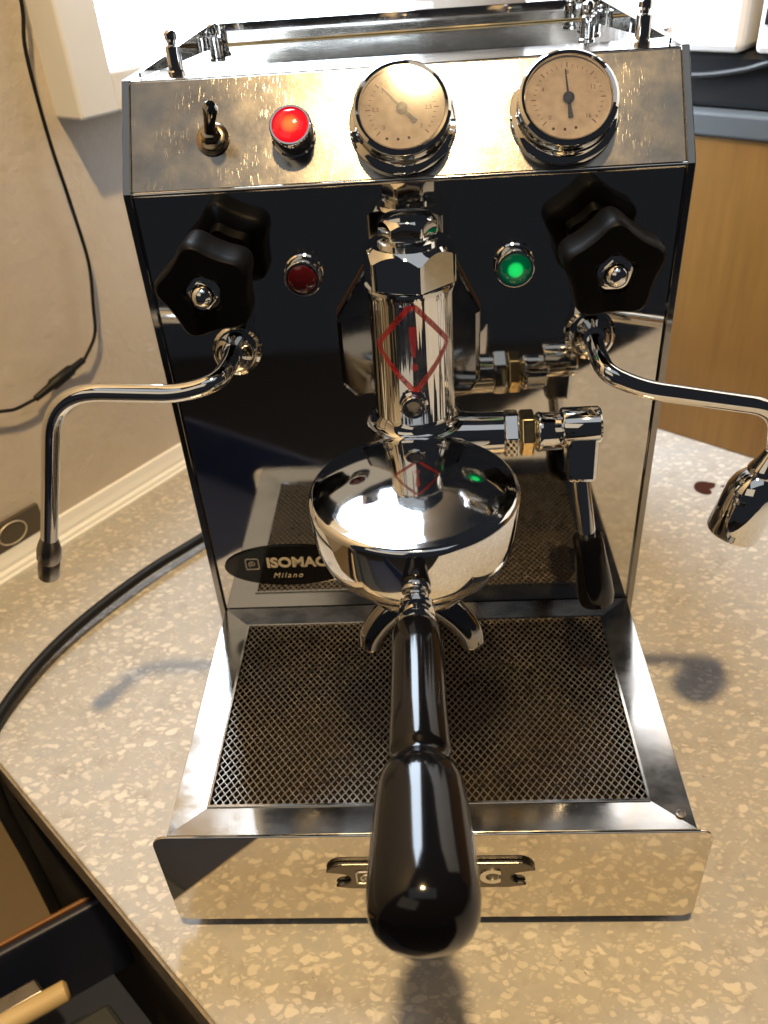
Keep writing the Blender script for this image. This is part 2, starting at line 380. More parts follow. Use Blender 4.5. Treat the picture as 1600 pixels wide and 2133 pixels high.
bm = BM(); tube(bm, smooth_path([tuple(O0+OD*s+ON*-0.008+Vector((0, 0, z))) for s, z in ((-0.05, 0.225), (-0.01, 0.227), (0.02, 0.232), (0.045, 0.2385), (0.09, 0.2395))]), 0.0022, 8)
tag(link('thin_lead', bm, M['dark_tool'], smooth=True), 'thin dark lead hanging across the low black appliance', 'lead')
wb = thing('white_box', 'glossy white appliance box with a round screw on its front', 'appliance', P2(O0+OD*-0.05+ON*-0.02, 0.243))
def sub(o, par): o.parent = par; o.matrix_parent_inverse = Matrix.Translation(-par.location); return o
bm = BM(); woodbox(bm, -0.17, 0.018, 0.243, 0.56, -0.20, -0.001)
sub(link('body', bm, M['white_app'], bevel=0.005), wb)
bm = BM(); lathe(bm, [(0.0, 0.003), (0.002, 0.0025), (0.003, 0), (0.0, 0)][::-1], tuple(O0+OD*-0.041+ON*-0.001+Vector((0, 0, 0.2585))), tuple(ON), 20)
sub(link('screw', bm, M['chrome'], smooth=True), wb)
wb2 = thing('grey_white_unit', 'pale grey unit with dark screen at the top right corner', 'appliance', P2(O0+OD*0.06+ON*-0.02, 0.243))
bm = BM(); woodbox(bm, 0.026, 0.45, 0.243, 0.56, -0.20, -0.004)
sub(link('body', bm, M['white_paint'], bevel=0.004), wb2)
bm = BM(); woodbox(bm, 0.031, 0.16, 0.262, 0.36, -0.004, -0.002)
sub(link('screen', bm, M['black_app']), wb2)
bm = BM(); tube(bm, [tuple(O0+OD*s+ON*0.004+Vector((0, 0, 0.2575))) for s in (0.040, 0.075)], 0.003, 12)
sub(link('handle', bm, M['white_app'], smooth=True), wb2)

# ============================================================ ESPRESSO MACHINE
em = thing('espresso_machine', 'polished steel espresso machine with a chrome group head and drip tray', 'coffee machine', (0, 0, 0))
HT = 0.2486
bm = BM(); prism(bm, [(-0.1222, 0.0, 0.0), (-0.1222, 0.0, HT), (-0.1222, 0.032, 0.2885), (-0.1222, 0.060, 0.2885), (-0.1222, 0.060, 0.2700), (-0.1222, 0.275, 0.2700), (-0.1222, 0.275, ZC+0.012), (-0.1222, 0.0, ZC+0.012)], (0.2444, 0, 0))
link('body_shell', bm, M['steel'], em)
bm = BM(); box(bm, (-0.1219, -0.0012, 0.0006), (0.1219, -0.0001, HT-0.0006)); link('front_panel', bm, M['mirror'], em)
def m_column():
    m = mat('streaked_chrome', (0.78, 0.78, 0.77, 1), 1.0, 0.05); t = NT(m); v = t.coord()
    lw = t.n('ShaderNodeMapping', {'Vector': v, 'Scale': (230, 230, 5)}).outputs[0]
    t.l(t.ramp(t.noise(v, 120, 5, 0.6), [(0.35, 0.03), (0.75, 0.12)]), t.b.inputs['Roughness'])
    t.bump(t.noise(lw, 1.0, 2, 0.5), 0.8, 0.0015); return m
M['column'] = m_column()
# slanted control plate
cn = Vector((0, -0.7809, 0.6247)); ct = Vector((0, 0.6247, 0.7809)); cp0 = Vector((0, 0, HT))
CF = basis((1, 0, 0), ct, cn, cp0)     # local x right, y up the slope, z out of the plate
bm = BM(); box(bm, (-0.1222, 0.0, 0.0001), (0.1222, 0.0510, 0.0014))
cpn = link('control_panel', bm, M['control'], em, bevel=0.0005); cpn.matrix_local = CF
bm = BM(); tube(bm, [(-0.1222, -0.0004, HT-0.0002), (0.1222, -0.0004, HT-0.0002)], 0.0013, 10); link('panel_edge', bm, M['steel'], em, smooth=True)
for s in (-1, 1):
    bm = BM(); x0 = s*0.1220; x1 = s*0.1255
    prism(bm, [(x0, -0.0035, ZC+0.012), (x0, -0.0035, HT+0.001), (x0, 0.0300, 0.2905), (x0, 0.275, 0.2905), (x0, 0.275, ZC+0.012)], (x1-x0, 0, 0))
    link('side_panel', bm, M['dark_chrome'], em, bevel=0.0004)
# top: front lip, recessed cup tray, rails and posts
bm = BM(); box(bm, (-0.1222, 0.033, 0.2886), (0.1222, 0.0605, 0.2896)); link('top_lip', bm, M['steel'], em, bevel=0.0004)
bm = BM(); box(bm, (-0.1220, 0.061, 0.2705), (0.1220, 0.274, 0.2720)); link('cup_tray', bm, M['mirror'], em)
bm = BM(); box(bm, (-0.100, 0.1330, 0.2725), (0.100, 0.1345, 0.3010)); link('back_rail', bm, M['mirror'], em, bevel=0.0003)
bm = BM(); tube(bm, [(-0.096, 0.1318, 0.2905), (0.096, 0.1318, 0.2915)], 0.0009, 8); link('gold_joint_line', bm, M['brass'], em, smooth=True)  # thin gold bar put in for the glint along the tray and rail joint
for s in (-1, 1):
    bm = BM(); prism(bm, [(s*0.119, 0.040, 0.2898), (s*0.102, 0.132, 0.2898), (s*0.102, 0.132, 0.3015), (s*0.119, 0.040, 0.2920)], (s*0.001, 0, 0)); link('side_rail', bm, M['mirror'], em)
for x, y, r_ in ((-0.1035, 0.045, 0.0034), (0.1082, 0.045, 0.0034), (-0.1000, 0.124, 0.0036), (0.1000, 0.124, 0.0040), (0.094, 0.104, 0.0034)):
    bm = BM(); lathe(bm, [(0, 0), (r_+0.0006, 0), (r_+0.0006, 0.0014), (r_, 0.002), (r_, 0.0115), (r_*0.62, 0.0122), (r_*0.62, 0.0135), (r_*0.86, 0.0145), (r_*0.86, 0.0170), (r_*0.5, 0.0182), (0, 0.0185)], (x, y, 0.2896 if y < 0.06 else 0.2722+0.012), (0, 0, 1), 24)
    link('rail_post', bm, M['chrome'], em, smooth=True)

# indicators: chrome sleeve with domed lens
def indicator(mtx, lens, h, r=0.0085):
    bm = BM(); lathe(bm, [(0, 0), (r+0.0006, 0), (r+0.0006, 0.0012), (r, 0.0018), (r, h-0.0008), (r-0.0006, h), (r-0.0013, h), (r-0.0016, h-0.0014), (0, h-0.0014)], (0, 0, 0), (0, 0, 1), 48)
    b = link('indicator_lamp', bm, M['chrome'], em, smooth=True); b.matrix_local = mtx
    bm = BM(); R2 = r-0.0014; prof = [(R2*math.cos(t), 0.0026*math.sin(t)) for t in [i*PI/2/10 for i in range(11)]]; prof[-1] = (0, 0.0026)
    lathe(bm, prof, (0, 0, 0), (0, 0, 1), 40); l = link('lens', bm, lens, b, smooth=True); l.location = (0, 0, h-0.0013); return b
def cmat(x, s, off=0.0014): return basis((1, 0, 0), ct, cn, cp0+ct*s+Vector((x, 0, 0))+cn*off)
FP = lambda x, z, y=-0.0012: basis((1, 0, 0), (0, 0, 1), (0, -1, 0), (x, y, z))
i1 = indicator(cmat(-0.0482, 0.0215), M['lens_red_lit'], 0.0110, 0.0093); tag(i1, 'glowing red lamp on the control plate')
i2 = indicator(FP(-0.0488, 0.2096), M['lens_off'], 0.0095, 0.0086); tag(i2, 'unlit dark red lamp on the mirror panel')
i3 = indicator(FP(0.0488, 0.2094), M['lens_green'], 0.0095, 0.0088); tag(i3, 'lit green lamp on the mirror panel')
# toggle switch
bm = BM(); lathe(bm, [(0, 0), (0.0072, 0), (0.0074, 0.0012), (0.0062, 0.0018), (0.0062, 0.0030), (0.0050, 0.0036)], (0, 0, 0), (0, 0, 1), 32)
lathe(bm, [(0.0046, 0.0036), (0.0046, 0.0055), (0.0036, 0.0062), (0.0036, 0.0080), (0.0, 0.0082)], (0, 0, 0), (0, 0, 1), 6)
tg = link('toggle_switch', bm, M['dark_brass'], em, smooth=True); tg.matrix_local = cmat(-0.0845, 0.0225)
bm = BM(); lathe(bm, [(0, 0), (0.0022, 0), (0.0026, 0.006), (0.0033, 0.0125), (0.0032, 0.0142), (0.0019, 0.0156), (0, 0.0158)], (0, 0, 0.0070), (0.30, 0.30, 0.95), 24)
link('switch_lever', bm, M['dark_chrome'], tg, smooth=True)
# pressure gauges
def gauge(x, s, ang, lab, hour):
    r = 0.0237
    bm = BM(); lathe(bm, [(0, 0), (r, 0), (r, 0.0016), (r-0.0010, 0.0028), (0.0212, 0.0034), (0.0204, 0.0046), (0.0204, 0.0105), (0.0212, 0.0120), (0.0210, 0.0140), (0.0198, 0.0150), (0.0186, 0.0146), (0.0182, 0.0118), (0, 0.0118)], (0, 0, 0), (0, 0, 1), 80)
    g = link('pressure_gauge', bm, M['chrome'], em, smooth=True); g.matrix_local = cmat(x, s); tag(g, lab)
    bm = BM(); lathe(bm, [(0, 0), (0.0181, 0), (0.0181, 0.0006), (0, 0.0006)], (0, 0, 0.0119), (0, 0, 1), 48); link('dial', bm, M['dial'], g)
    bm = BM()
    for k in range(31):
        a_ = R(225-k*9); L = 0.0022 if k % 5 == 0 else 0.0012; wd = 0.00022 if k % 5 == 0 else 0.00012
        mt = Matrix.Rotation(a_, 4, 'Z'); box(bm, (0.0135, -wd, 0.01255), (0.0135+L, wd, 0.01265), mt)
    link('scale_marks', bm, M['faded_ink'], g)
    for k, sx in enumerate(hour):
        a_ = R(225-k*270/(len(hour)-1)); text('scale_number', sx, 0.0026, M['faded_ink'], g, Matrix.Translation((0.0113*math.cos(a_), 0.0113*math.sin(a_), 0.0126)), 0.00004)
    for dx in (-0.0048, 0.0, 0.0046):
        bm = BM(); lathe(bm, [(0, 0), (0.0006, 0), (0.0006, 0.0002), (0, 0.0002)], (dx-0.002, -0.0133+abs(dx)*0.1, 0.0126), (0, 0, 1), 12); link('dial_dot', bm, M['dark_ink'], g)
    mt = Matrix.Rotation(R(ang), 4, 'Z')
    bm = BM(); prism(bm, [(-0.00045, 0.0025, 0.0131), (-0.0002, 0.0125, 0.0131), (0.0002, 0.0125, 0.0131), (0.00045, 0.0025, 0.0131), (0.0007, -0.0035, 0.0131), (0.0011, -0.0085, 0.0131), (-0.0011, -0.0085, 0.0131), (-0.0007, -0.0035, 0.0131)], (0, 0, 0.0003), mt)
    lathe(bm, [(0, 0.0131), (0.0024, 0.0131), (0.0024, 0.0138), (0.0012, 0.0141), (0, 0.0141)], (0, 0, 0), (0, 0, 1), 24)
    link('needle', bm, M['black_app'], g)
    bm = BM(); lathe(bm, [(0, 0), (0.0183, 0), (0.0183, 0.0006), (0, 0.0006)], (0, 0, 0.0142), (0, 0, 1), 48); link('glass', bm, M['glass'], g)
gauge(0.0003, 0.0245, 42, 'pressure gauge catching the lamp glare in the middle', ['0', '0,5', '1', '1,5', '2', '2,5', '3'])
gauge(0.0705, 0.0245, 4, 'pressure gauge with upright black needle on the right', ['0', '4', '8', '12', '16'])

# knobs
def knob(x, phase, lab):
    n = 100
    def ring(bm, k, y):
        return [bm.verts.new((k*(0.0200+0.0020*math.cos(5*(a_-phase))+0.0003*math.cos(10*(a_-phase)))*math.cos(a_), y, k*(0.0200+0.0020*math.cos(5*(a_-phase))+0.0003*math.cos(10*(a_-phase)))*math.sin(a_))) for a_ in [2*PI*i/n for i in range(n)]]
    bm = BM(); spec = [(0.55, -0.010), (0.62, -0.017), (0.90, -0.019), (0.98, -0.0205), (1.0, -0.023), (1.0, -0.036), (0.97, -0.0395), (0.90, -0.0412), (0.42, -0.0420), (0.36, -0.0405), (0.30, -0.0400)]
    rs = [ring(bm, k, y) for k, y in spec]
    for a_, b_ in zip(rs, rs[1:]):
        for i in range(n): bm.faces.new([a_[i], a_[(i+1) % n], b_[(i+1) % n], b_[i]])
    bm.faces.new(rs[0]); bm.faces.new(rs[-1])
    k = link('steam_knob', bm, M['black_knob'], em, smooth=True, loc=(x, 0, 0.2165)); tag(k, lab)
    bm = BM(); lathe(bm, [(0, -0.002), (0.0075, -0.002), (0.0075, 0.0005), (0.0062, 0.0009)], (0, -0.0402, 0), (0, -1, 0), 32)
    lathe(bm, [(0.0062, 0.0009), (0.0062, 0.0026), (0.0052, 0.0031)], (0, -0.0402, 0), (0, -1, 0), 6)
    lathe(bm, [(0.0052, 0.0028)]+[(0.0050*math.cos(t), 0.0031+0.0048*math.sin(t)) for t in [i*PI/2/8 for i in range(8)]]+[(0, 0.0079)], (0, -0.0402, 0), (0, -1, 0), 32)
    link('cap_nut', bm, M['chrome'], k, smooth=True)
    bm = BM(); tube(bm, [(0, 0, 0), (0, -0.016, 0)], 0.008, 24); link('spindle', bm, M['chrome'], k, smooth=True)
knob(-0.0875, R(101), 'left star shaped black knob')
knob(0.0870, R(92), 'right star shaped black knob')

# wands
def wand(s, path, rads, lab, nozzle):
    x = s*0.0865
    bm = BM(); lathe(bm, [(0, 0), (0.0120, 0), (0.0120, 0.0030), (0.0105, 0.0045), (0.0098, 0.0105), (0.0086, 0.0135), (0.0062, 0.0160), (0.0050, 0.0180), (0, 0.0185)], (x, -0.0012, 0.172), (-s*0.05, -0.93, 0.30), 40)
    f = link('wand_joint', bm, M['chrome'], em, smooth=True)
    bm = BM(); tube(bm, arc_path(path, rads, 12), 0.0043, 24); t = link('steam_wand', bm, M['chrome'], em, smooth=True); tag(t, lab)
    nozzle(t)
def noz_l(t):
    p = Vector((-0.1925, -0.045, 0.0885)); d = Vector((-0.021, 0.0, -0.0715)).normalized()
    bm = BM(); lathe(bm, [(0.0042, -0.004), (0.0056, 0.001), (0.0062, 0.004), (0.0062, 0.010), (0.0054, 0.012)], p, d, 32); link('collar', bm, M['edge'], t, smooth=True)
    bm = BM(); lathe(bm, [(0.0052, 0.0118), (0.0056, 0.0125), (0.0056, 0.0225), (0.0050, 0.0235), (0.0022, 0.0237), (0.0018, 0.0225), (0, 0.0225)], p, d, 32); link('nozzle', bm, M['edge'], t, smooth=True)
def noz_r(t):
    p = Vector((0.1668, -0.0440, 0.1180)); d = Vector((-0.0105, -0.003, -0.0350)).normalized()
    bm = BM(); lathe(bm, [(0.0044, -0.009), (0.0058, -0.004), (0.0074, 0.000), (0.0080, 0.0025), (0.0077, 0.0032), (0.0086, 0.0042), (0.0112, 0.0080), (0.0126, 0.0125), (0.0130, 0.018), (0.0130, 0.0360), (0.0120, 0.0378), (0.0110, 0.0372), (0.0104, 0.0340), (0, 0.0340)], p, d, 56); link('nozzle', bm, M['chrome'], t, smooth=True)
wand(-1, [(-0.0858, -0.016, 0.1775), (-0.0850, -0.030, 0.1775), (-0.0880, -0.045, 0.1765), (-0.106, -0.046, 0.1720), (-0.165, -0.0455, 0.1760), (-0.1935, -0.045, 0.0850)], [0.006, 0.007, 0.018, 0.024], 'long steam wand bent down on the left', noz_l)
wand(1, [(0.0862, -0.016, 0.1755), (0.0850, -0.030, 0.1750), (0.0870, -0.043, 0.1715), (0.1040, -0.0455, 0.1640), (0.1660, -0.0455, 0.1515), (0.1705, -0.0440, 0.1240), (0.1670, -0.0440, 0.1185)], [0.006, 0.010, 0.020, 0.022, 0.010], 'short hot water wand bent down on the right', noz_r)

# group head
gx, gy = 0.0010, -0.0320
fl = [(-0.0190, 0.2140), (-0.0345, 0.1905), (-0.0350, 0.1880), (-0.0350, 0.1545), (-0.0290, 0.1480), (0.0290, 0.1480), (0.0330, 0.1545), (0.0330, 0.1900), (0.0210, 0.2140)]
bm = BM(); prism(bm, [(x*1.02, -0.0014, 0.181+(z-0.181)*1.02) for x, z in fl], (0, -0.0014, 0)); link('gasket', bm, M['gasket'], em, bevel=0.0003)
bm = BM(); prism(bm, [(x, -0.0029, z) for x, z in fl], (0, -0.0085, 0))
link('mounting_flange', bm, M['dark_chrome'], em, smooth=False, bevel=0.0022)
bm = BM(); box(bm, (-0.014, -0.030, 0.155), (0.016, -0.010, 0.205)); link('flange_neck', bm, M['chrome'], em, bevel=0.003)
bm = BM(); lathe(bm, [(0.0187, 0.0020), (0.0187, 0.0090), (0.0186, 0.0640), (0.0192, 0.0660), (0.0192, 0.0675), (0, 0.0675)], (gx, gy, 0.1460), (0, 0, 1), 96)
link('group_column', bm, M['column'], em, smooth=True)
bm = BM(); lathe(bm, [(0.0236, 0.0010), (0.0228, 0.0014)]+[(0.0188+0.0040*(1-math.sin(t)), 0.0014+0.0060*(1-math.cos(t))) for t in [i*PI/2/10 for i in range(1, 11)]], (gx, gy, 0.1460), (0, 0, 1), 128); link('column_base', bm, M['chrome'], em, smooth=True)
bm = BM(); lathe(bm, [(0.0178, 0), (0.0198, 0.0004), (0.0198, 0.0018), (0.0175, 0.0024)], (gx, gy, 0.2133), (0, 0, 1), 72); link('washer', bm, M['chrome'], em, smooth=True)
def hexnut(name, r, z0, z1, ch, rot, cx, cy, m, axis=(0, 0, 1), n=96, chin=0.80):
    """hexagon whose edges are cut by a cone, so its chamfer shows scallops"""
    bm = BM(); F = frame(axis); F.translation = Vector((cx, cy, 0)) if axis == (0, 0, 1) else Vector((cx, cy, z0)); base = 0 if axis != (0, 0, 1) else z0
    H = z1-z0
    def hexr(a_): q = (a_-rot) % (PI/3)-PI/6; return r*math.cos(PI/6)/math.cos(q)
    rings = []
    for t in range(8):
        ring = []
        for i in range(n):
            a_ = 2*PI*i/n; hr = hexr(a_)
            if t == 0: rr, h = hr*0.98, 0
            elif t == 1: rr, h = hr, 0.0004
            elif t == 2: rr, h = hr, H-(ch*0.25+(hr-r*math.cos(PI/6))/(r*(1-math.cos(PI/6)))*ch*0.75)
            elif t == 3: rr, h = (hr+r*chin)*0.5, H-(ch*0.14+(hr-r*math.cos(PI/6))/(r*(1-math.cos(PI/6)))*ch*0.40)
            elif t == 4: rr, h = r*chin, H
            elif t == 5: rr, h = r*chin*0.97, H
            elif t == 6: rr, h = r*0.5, H
            else: rr, h = r*0.2, H
            ring.append(bm.verts.new(F@Vector((rr*math.cos(a_), rr*math.sin(a_), base+h))))
        rings.append(ring)
    for a_, b_ in zip(rings, rings[1:]):
        for i in range(n): bm.faces.new([a_[i], a_[(i+1) % n], b_[(i+1) % n], b_[i]])
    bm.faces.new(rings[0]); bm.faces.new(rings[-1])
    return link(name, bm, m, em, smooth=True)
hexnut('hex_nut', 0.0212, 0.2156, 0.2320, 0.0052, R(-90+13), gx, gy, M['chrome'])
bm = BM(); lathe(bm, [(0, 0), (0.0130, 0), (0.0130, 0.0012), (0.0105, 0.0020), (0.0105, 0.004)], (gx, gy, 0.2320), (0, 0, 1), 48); link('nut_collar', bm, M['chrome'], em, smooth=True)
hexnut('hex_nut', 0.0128, 0.2348, 0.2425, 0.0030, R(-90+28), gx, gy, M['chrome'])
# allen bolt on the column
bm = BM(); lathe(bm, [(0, 0), (0.0064, 0), (0.0066, 0.0022), (0.0056, 0.0028), (0.0054, 0.0052), (0.0050, 0.0058), (0.0036, 0.0058), (0.0034, 0.0030), (0, 0.0028)], (gx-0.0004, gy-0.0180, 0.1645), (0, -1, 0.0), 40); bo = link('bolt', bm, M['chrome'], em, smooth=True)
bm = BM(); lathe(bm, [(0, 0), (0.0032, 0), (0.0032, 0.0006), (0, 0.0006)], (gx-0.0004, gy-0.0210, 0.1645), (0, -1, 0), 6); link('socket', bm, M['edge'], bo)
# warning sticker wrapped on the column
def wrap(u, z, off=0.00012):
    r = 0.0187+off; a_ = -PI/2+u/0.0187; return Vector((gx+r*math.cos(a_), gy+r*math.sin(a_), z))
def strip(bm, p, q, wd, off, n=14):
    p = Vector(p); q = Vector(q); d = (q-p).normalized(); nn = Vector((-d.y, d.x))*wd/2; prev = None
    for i in range(n+1):
        c = p.lerp(q, i/n); a_ = c+nn; b_ = c-nn
        cur = [bm.verts.new(wrap(a_.x, a_.y, off)), bm.verts.new(wrap(b_.x, b_.y, off)), bm.verts.new(wrap(b_.x, b_.y, off-0.0001)), bm.verts.new(wrap(a_.x, a_.y, off-0.0001))]
        if prev:
            for k in range(4): bm.faces.new([prev[k], prev[(k+1) % 4], cur[(k+1) % 4], cur[k]])
        else: bm.faces.new(cur)
        prev = cur
    bm.faces.new(prev[::-1])
zc_, hh, hw = 0.1908, 0.0205, 0.0178
bm = BM(); tp, bt, lf, rg = (0.0006, zc_+hh), (0.0006, zc_-hh), (-hw+0.0006, zc_), (hw+0.0006, zc_)
for p, q in ((tp, rg), (rg, bt), (bt, lf), (lf, tp)): strip(bm, p, q, 0.0024, 0.00022)
st = link('warning_sticker', bm, M['red_ink'], em); tag(st, 'red diamond warning sticker with an exclamation mark')
bm = BM()
prev = None
for i in range(9):
    z = zc_+0.0105-i*0.0142/8; hwd = 0.0019-0.0011*(i/8)**1.2 if i else 0.0014
    cur = [bm.verts.new(wrap(0.0006-hwd, z, 0.0003)), bm.verts.new(wrap(0.0006, z, 0.0003)), bm.verts.new(wrap(0.0006+hwd, z, 0.0003))]
    if prev:
        for k in range(2): bm.faces.new([prev[k], prev[k+1], cur[k+1], cur[k]])
    prev = cur
vs = [bm.verts.new(wrap(0.0006+0.0018*math.cos(2*PI*i/16), zc_-0.0085+0.0018*math.sin(2*PI*i/16), 0.0003)) for i in range(16)]; bm.faces.new(vs)
link('exclamation_mark', bm, M['red_ink'], st)
def wtext(s, u, z, ang, size):
    a_ = -PI/2+u/0.0187; nrm = Vector((math.cos(a_), math.sin(a_), 0)); tx = Vector((-math.sin(a_), math.cos(a_), 0))
    X = tx*math.cos(ang)+Vector((0, 0, 1))*math.sin(ang); Y = nrm.cross(X)
    text('lettering', s, size, M['dark_ink'], st, basis(X, Y, nrm, wrap(u, z, 0.0004)), 0.00003)
sl = math.atan2(hh, hw)
for q0, q1, sg in ((tp, rg, -1), (bt, rg, 1)):
    for k_ in range(9):
        f_ = 0.18+0.075*k_; cx_, cz_ = q0[0]+(q1[0]-q0[0])*f_, q0[1]+(q1[1]-q0[1])*f_
        bm = BM(); strip(bm, (cx_-0.00035, cz_-0.0007), (cx_+0.00035, cz_+0.0007) if k_ % 2 else (cx_+0.0001, cz_+0.0009), 0.0003, 0.0004, 2); link('lettering', bm, M['dark_ink'], st)
for ch_, f_ in zip('OS', (0.62, 0.72)): wtext(ch_, lf[0]+(tp[0]-lf[0])*f_, lf[1]+(tp[1]-lf[1])*f_, sl, 0.0030)
for ch_, f_ in zip('IA', (0.66, 0.76)): wtext(ch_, lf[0]+(bt[0]-lf[0])*f_, lf[1]+(bt[1]-lf[1])*f_, -sl, 0.0026)
# bell
bx, by, bz = -0.0004, -0.0915, 0.1475
prof = [(0, -0.0385), (0.0325, -0.0385), (0.0350, -0.0375), (0.0388, -0.0342), (0.0418, -0.0298), (0.0436, -0.0245), (0.0444, -0.0180), (0.0448, -0.0100), (0.0449, -0.0035)]
prof += [(0.0449-0.0028*(1-math.cos(t)), -0.0035+0.0030*math.sin(t)) for t in [i*PI/2/7 for i in range(1, 8)]]
NR = 26
prof += [(0.0418*(1-i/NR), 0.0052*(1-(1-i/NR)**2)-0.0002) for i in range(1, NR+1)]
bm = BM(); lathe(bm, prof, (bx, by, bz), (0, 0, 1), 160)
for v_ in bm.verts:
    r_ = math.hypot(v_.co.x-bx, v_.co.y-by)
    if v_.co.z > bz-0.0006: v_.co.z += 0.062*(v_.co.y-by)*max(0, 1-(r_/0.0421)**2)
bell = link('group_bell', bm, M['chrome_disc'], em, smooth=True)
# lever valve on the right (axis along x)
lx, ly, lz = 0.0, -0.0335, 0.1370
X1 = (1, 0, 0)
bm = BM(); lathe(bm, [(0.0130, 0.012), (0.0118, 0.020), (0.0108, 0.030), (0.0104, 0.0425), (0.0095, 0.0430)], (0, ly, lz), X1, 56); link('valve_body', bm, M['chrome'], em, smooth=True)
def hexx(name, r, x0, x1, m, rot=0.0):
    bm = BM(); lathe(bm, [(0, x0), (r*0.93, x0), (r, x0+0.0008), (r, x1-0.0008), (r*0.93, x1), (0, x1)], (0, ly, lz), X1, 6, rot); return link(name, bm, m, em, bevel=0.0004)
hexx('hex_fitting', 0.0118, 0.0428, 0.0500, M['chrome'], R(0))
hexx('hex_nut', 0.0112, 0.0504, 0.0574, M['brass'], R(12))
bm = BM(); lathe(bm, [(0.0070, 0.0572), (0.0094, 0.0588), (0.0098, 0.0600), (0.0094, 0.0612), (0.0090, 0.0700), (0.0086, 0.0712)], (0, ly, lz), X1, 48); link('valve_sleeve', bm, M['chrome'], em, smooth=True)
bm = BM(); lathe(bm, [(0, 0), (0.0088, 0), (0.0094, 0.0008), (0.0094, 0.0172), (0.0086, 0.0182), (0, 0.0182)], (0.0695, ly-0.004, lz+0.0045), X1, 56); lv = link('brew_lever', bm, M['chrome'], em, smooth=True); tag(lv, 'brew lever with a black grip hanging down')
bm = BM(); prism(bm, [(0.0712, -0.0465, lz+0.004), (0.0868, -0.0465, lz+0.004), (0.0866, -0.0500, 0.1170), (0.0725, -0.0500, 0.1170)], (0, 0.0140, 0)); link('lever_block', bm, M['chrome'], lv, bevel=0.0022)
p0, p1, p2 = Vector((0.0790, -0.0445, 0.1190)), Vector((0.0835, -0.0530, 0.0880)), Vector((0.0895, -0.0620, 0.0520))
bm = BM(); tube(bm, [p0, p1], 0.0043, 24); link('rod', bm, M['chrome'], lv, smooth=True)
dd = (p2-p1).normalized()
bm = BM(); lathe(bm, [(0, 0), (0.0066, 0.0), (0.0072, 0.0012), (0.0078, 0.010), (0.0090, 0.026), (0.0093, 0.034), (0.0082, 0.0385), (0.0045, 0.0405), (0, 0.0408)], p1-dd*0.001, dd, 40); link('grip', bm, M['black_gloss'], lv, smooth=True)

# oval badge on the mirror panel
badge = BM(); bc = Vector((-0.0775, -0.0014, 0.0335)); pts = [(bc.x+0.0395*math.cos(2*PI*i/64), -0.0014, bc.z+0.0150*math.sin(2*PI*i/64)) for i in range(64)]
prism(badge, pts, (0, -0.0010, 0)); bd = link('oval_badge', badge, M['black_gloss'], em, bevel=0.0003); tag(bd, 'black oval badge with pale lettering')
BMx = lambda x, z: basis((1, 0, 0), (0, 0, 1), (0, -1, 0), (x, -0.0026, z))
text('lettering', 'ISOMAC', 0.0098, M['white_ink'], bd, BMx(-0.0735, 0.0360), 0.00015, 0.00035)
text('lettering', 'Milano', 0.0052, M['white_ink'], bd, BMx(-0.0800, 0.0265), 0.00012, 0.0, 0.35, 1.3)
def emblem(parent, cx, y, cz, s, m):
    bm = BM()
    sq = [(cx+s*a_, y, cz+s*b_) for a_, b_ in ((-1, -1), (1, -1), (1, 1), (-1, 1), (-1, -1), (1, -1))]
    tube(bm, arc_path(sq, s*0.35, 4), s*0.11, 6)
    sp = [(cx+s*0.6*t*math.cos(5.2*t*2), y, cz+s*0.6*t*math.sin(5.2*t*2)) for t in [i/30 for i in range(4, 31)]]
    tube(bm, sp, s*0.12, 6); link('emblem', bm, m, parent)
emblem(bd, -0.1000, -0.0026, 0.0358, 0.0038, M['white_ink'])

# ------------------------------------------------------------ drip tray
TD = -0.1586
hx0, hx1, hy0, hy1 = -0.1050, 0.1036, -0.1417, -0.0170
bm = BM()
outer = [(-0.1222, TD), (0.1222, TD), (0.1222, -0.0016), (-0.1222, -0.0016)]; inner = [(hx0, hy0), (hx1, hy0), (hx1, hy1), (hx0, hy1)]
lv4 = []
for z in (0.0, -0.0012):
    O_ = [bm.verts.new((*p, z)) for p in outer]; I_ = [bm.verts.new((*p, z-0.0010)) for p in inner]; lv4.append((O_, I_))
    for i in range(4):
        j = (i+1) % 4; bm.faces.new([O_[i], O_[j], I_[j], I_[i]])
for k in (0, 1):
    for i in range(4):
        j = (i+1) % 4; bm.faces.new([lv4[0][k][i], lv4[0][k][j], lv4[1][k][j], lv4[1][k][i]])
tray = link('drip_tray', bm, M['steel'], em, bevel=0.0003)
bm = BM()
for a_, b_ in (((hx0-0.0012, hy0-0.0012, -0.0008), (hx1+0.0012, hy0, -0.0002)), ((hx0-0.0012, hy1, -0.0008), (hx1+0.0012, hy1+0.0012, -0.0002)), ((hx0-0.0012, hy0, -0.0008), (hx0, hy1, -0.0002)), ((hx1, hy0, -0.0008), (hx1+0.0012, hy1, -0.0002))): box(bm, a_, b_)
link('grill_border', bm, M['steel'], tray)
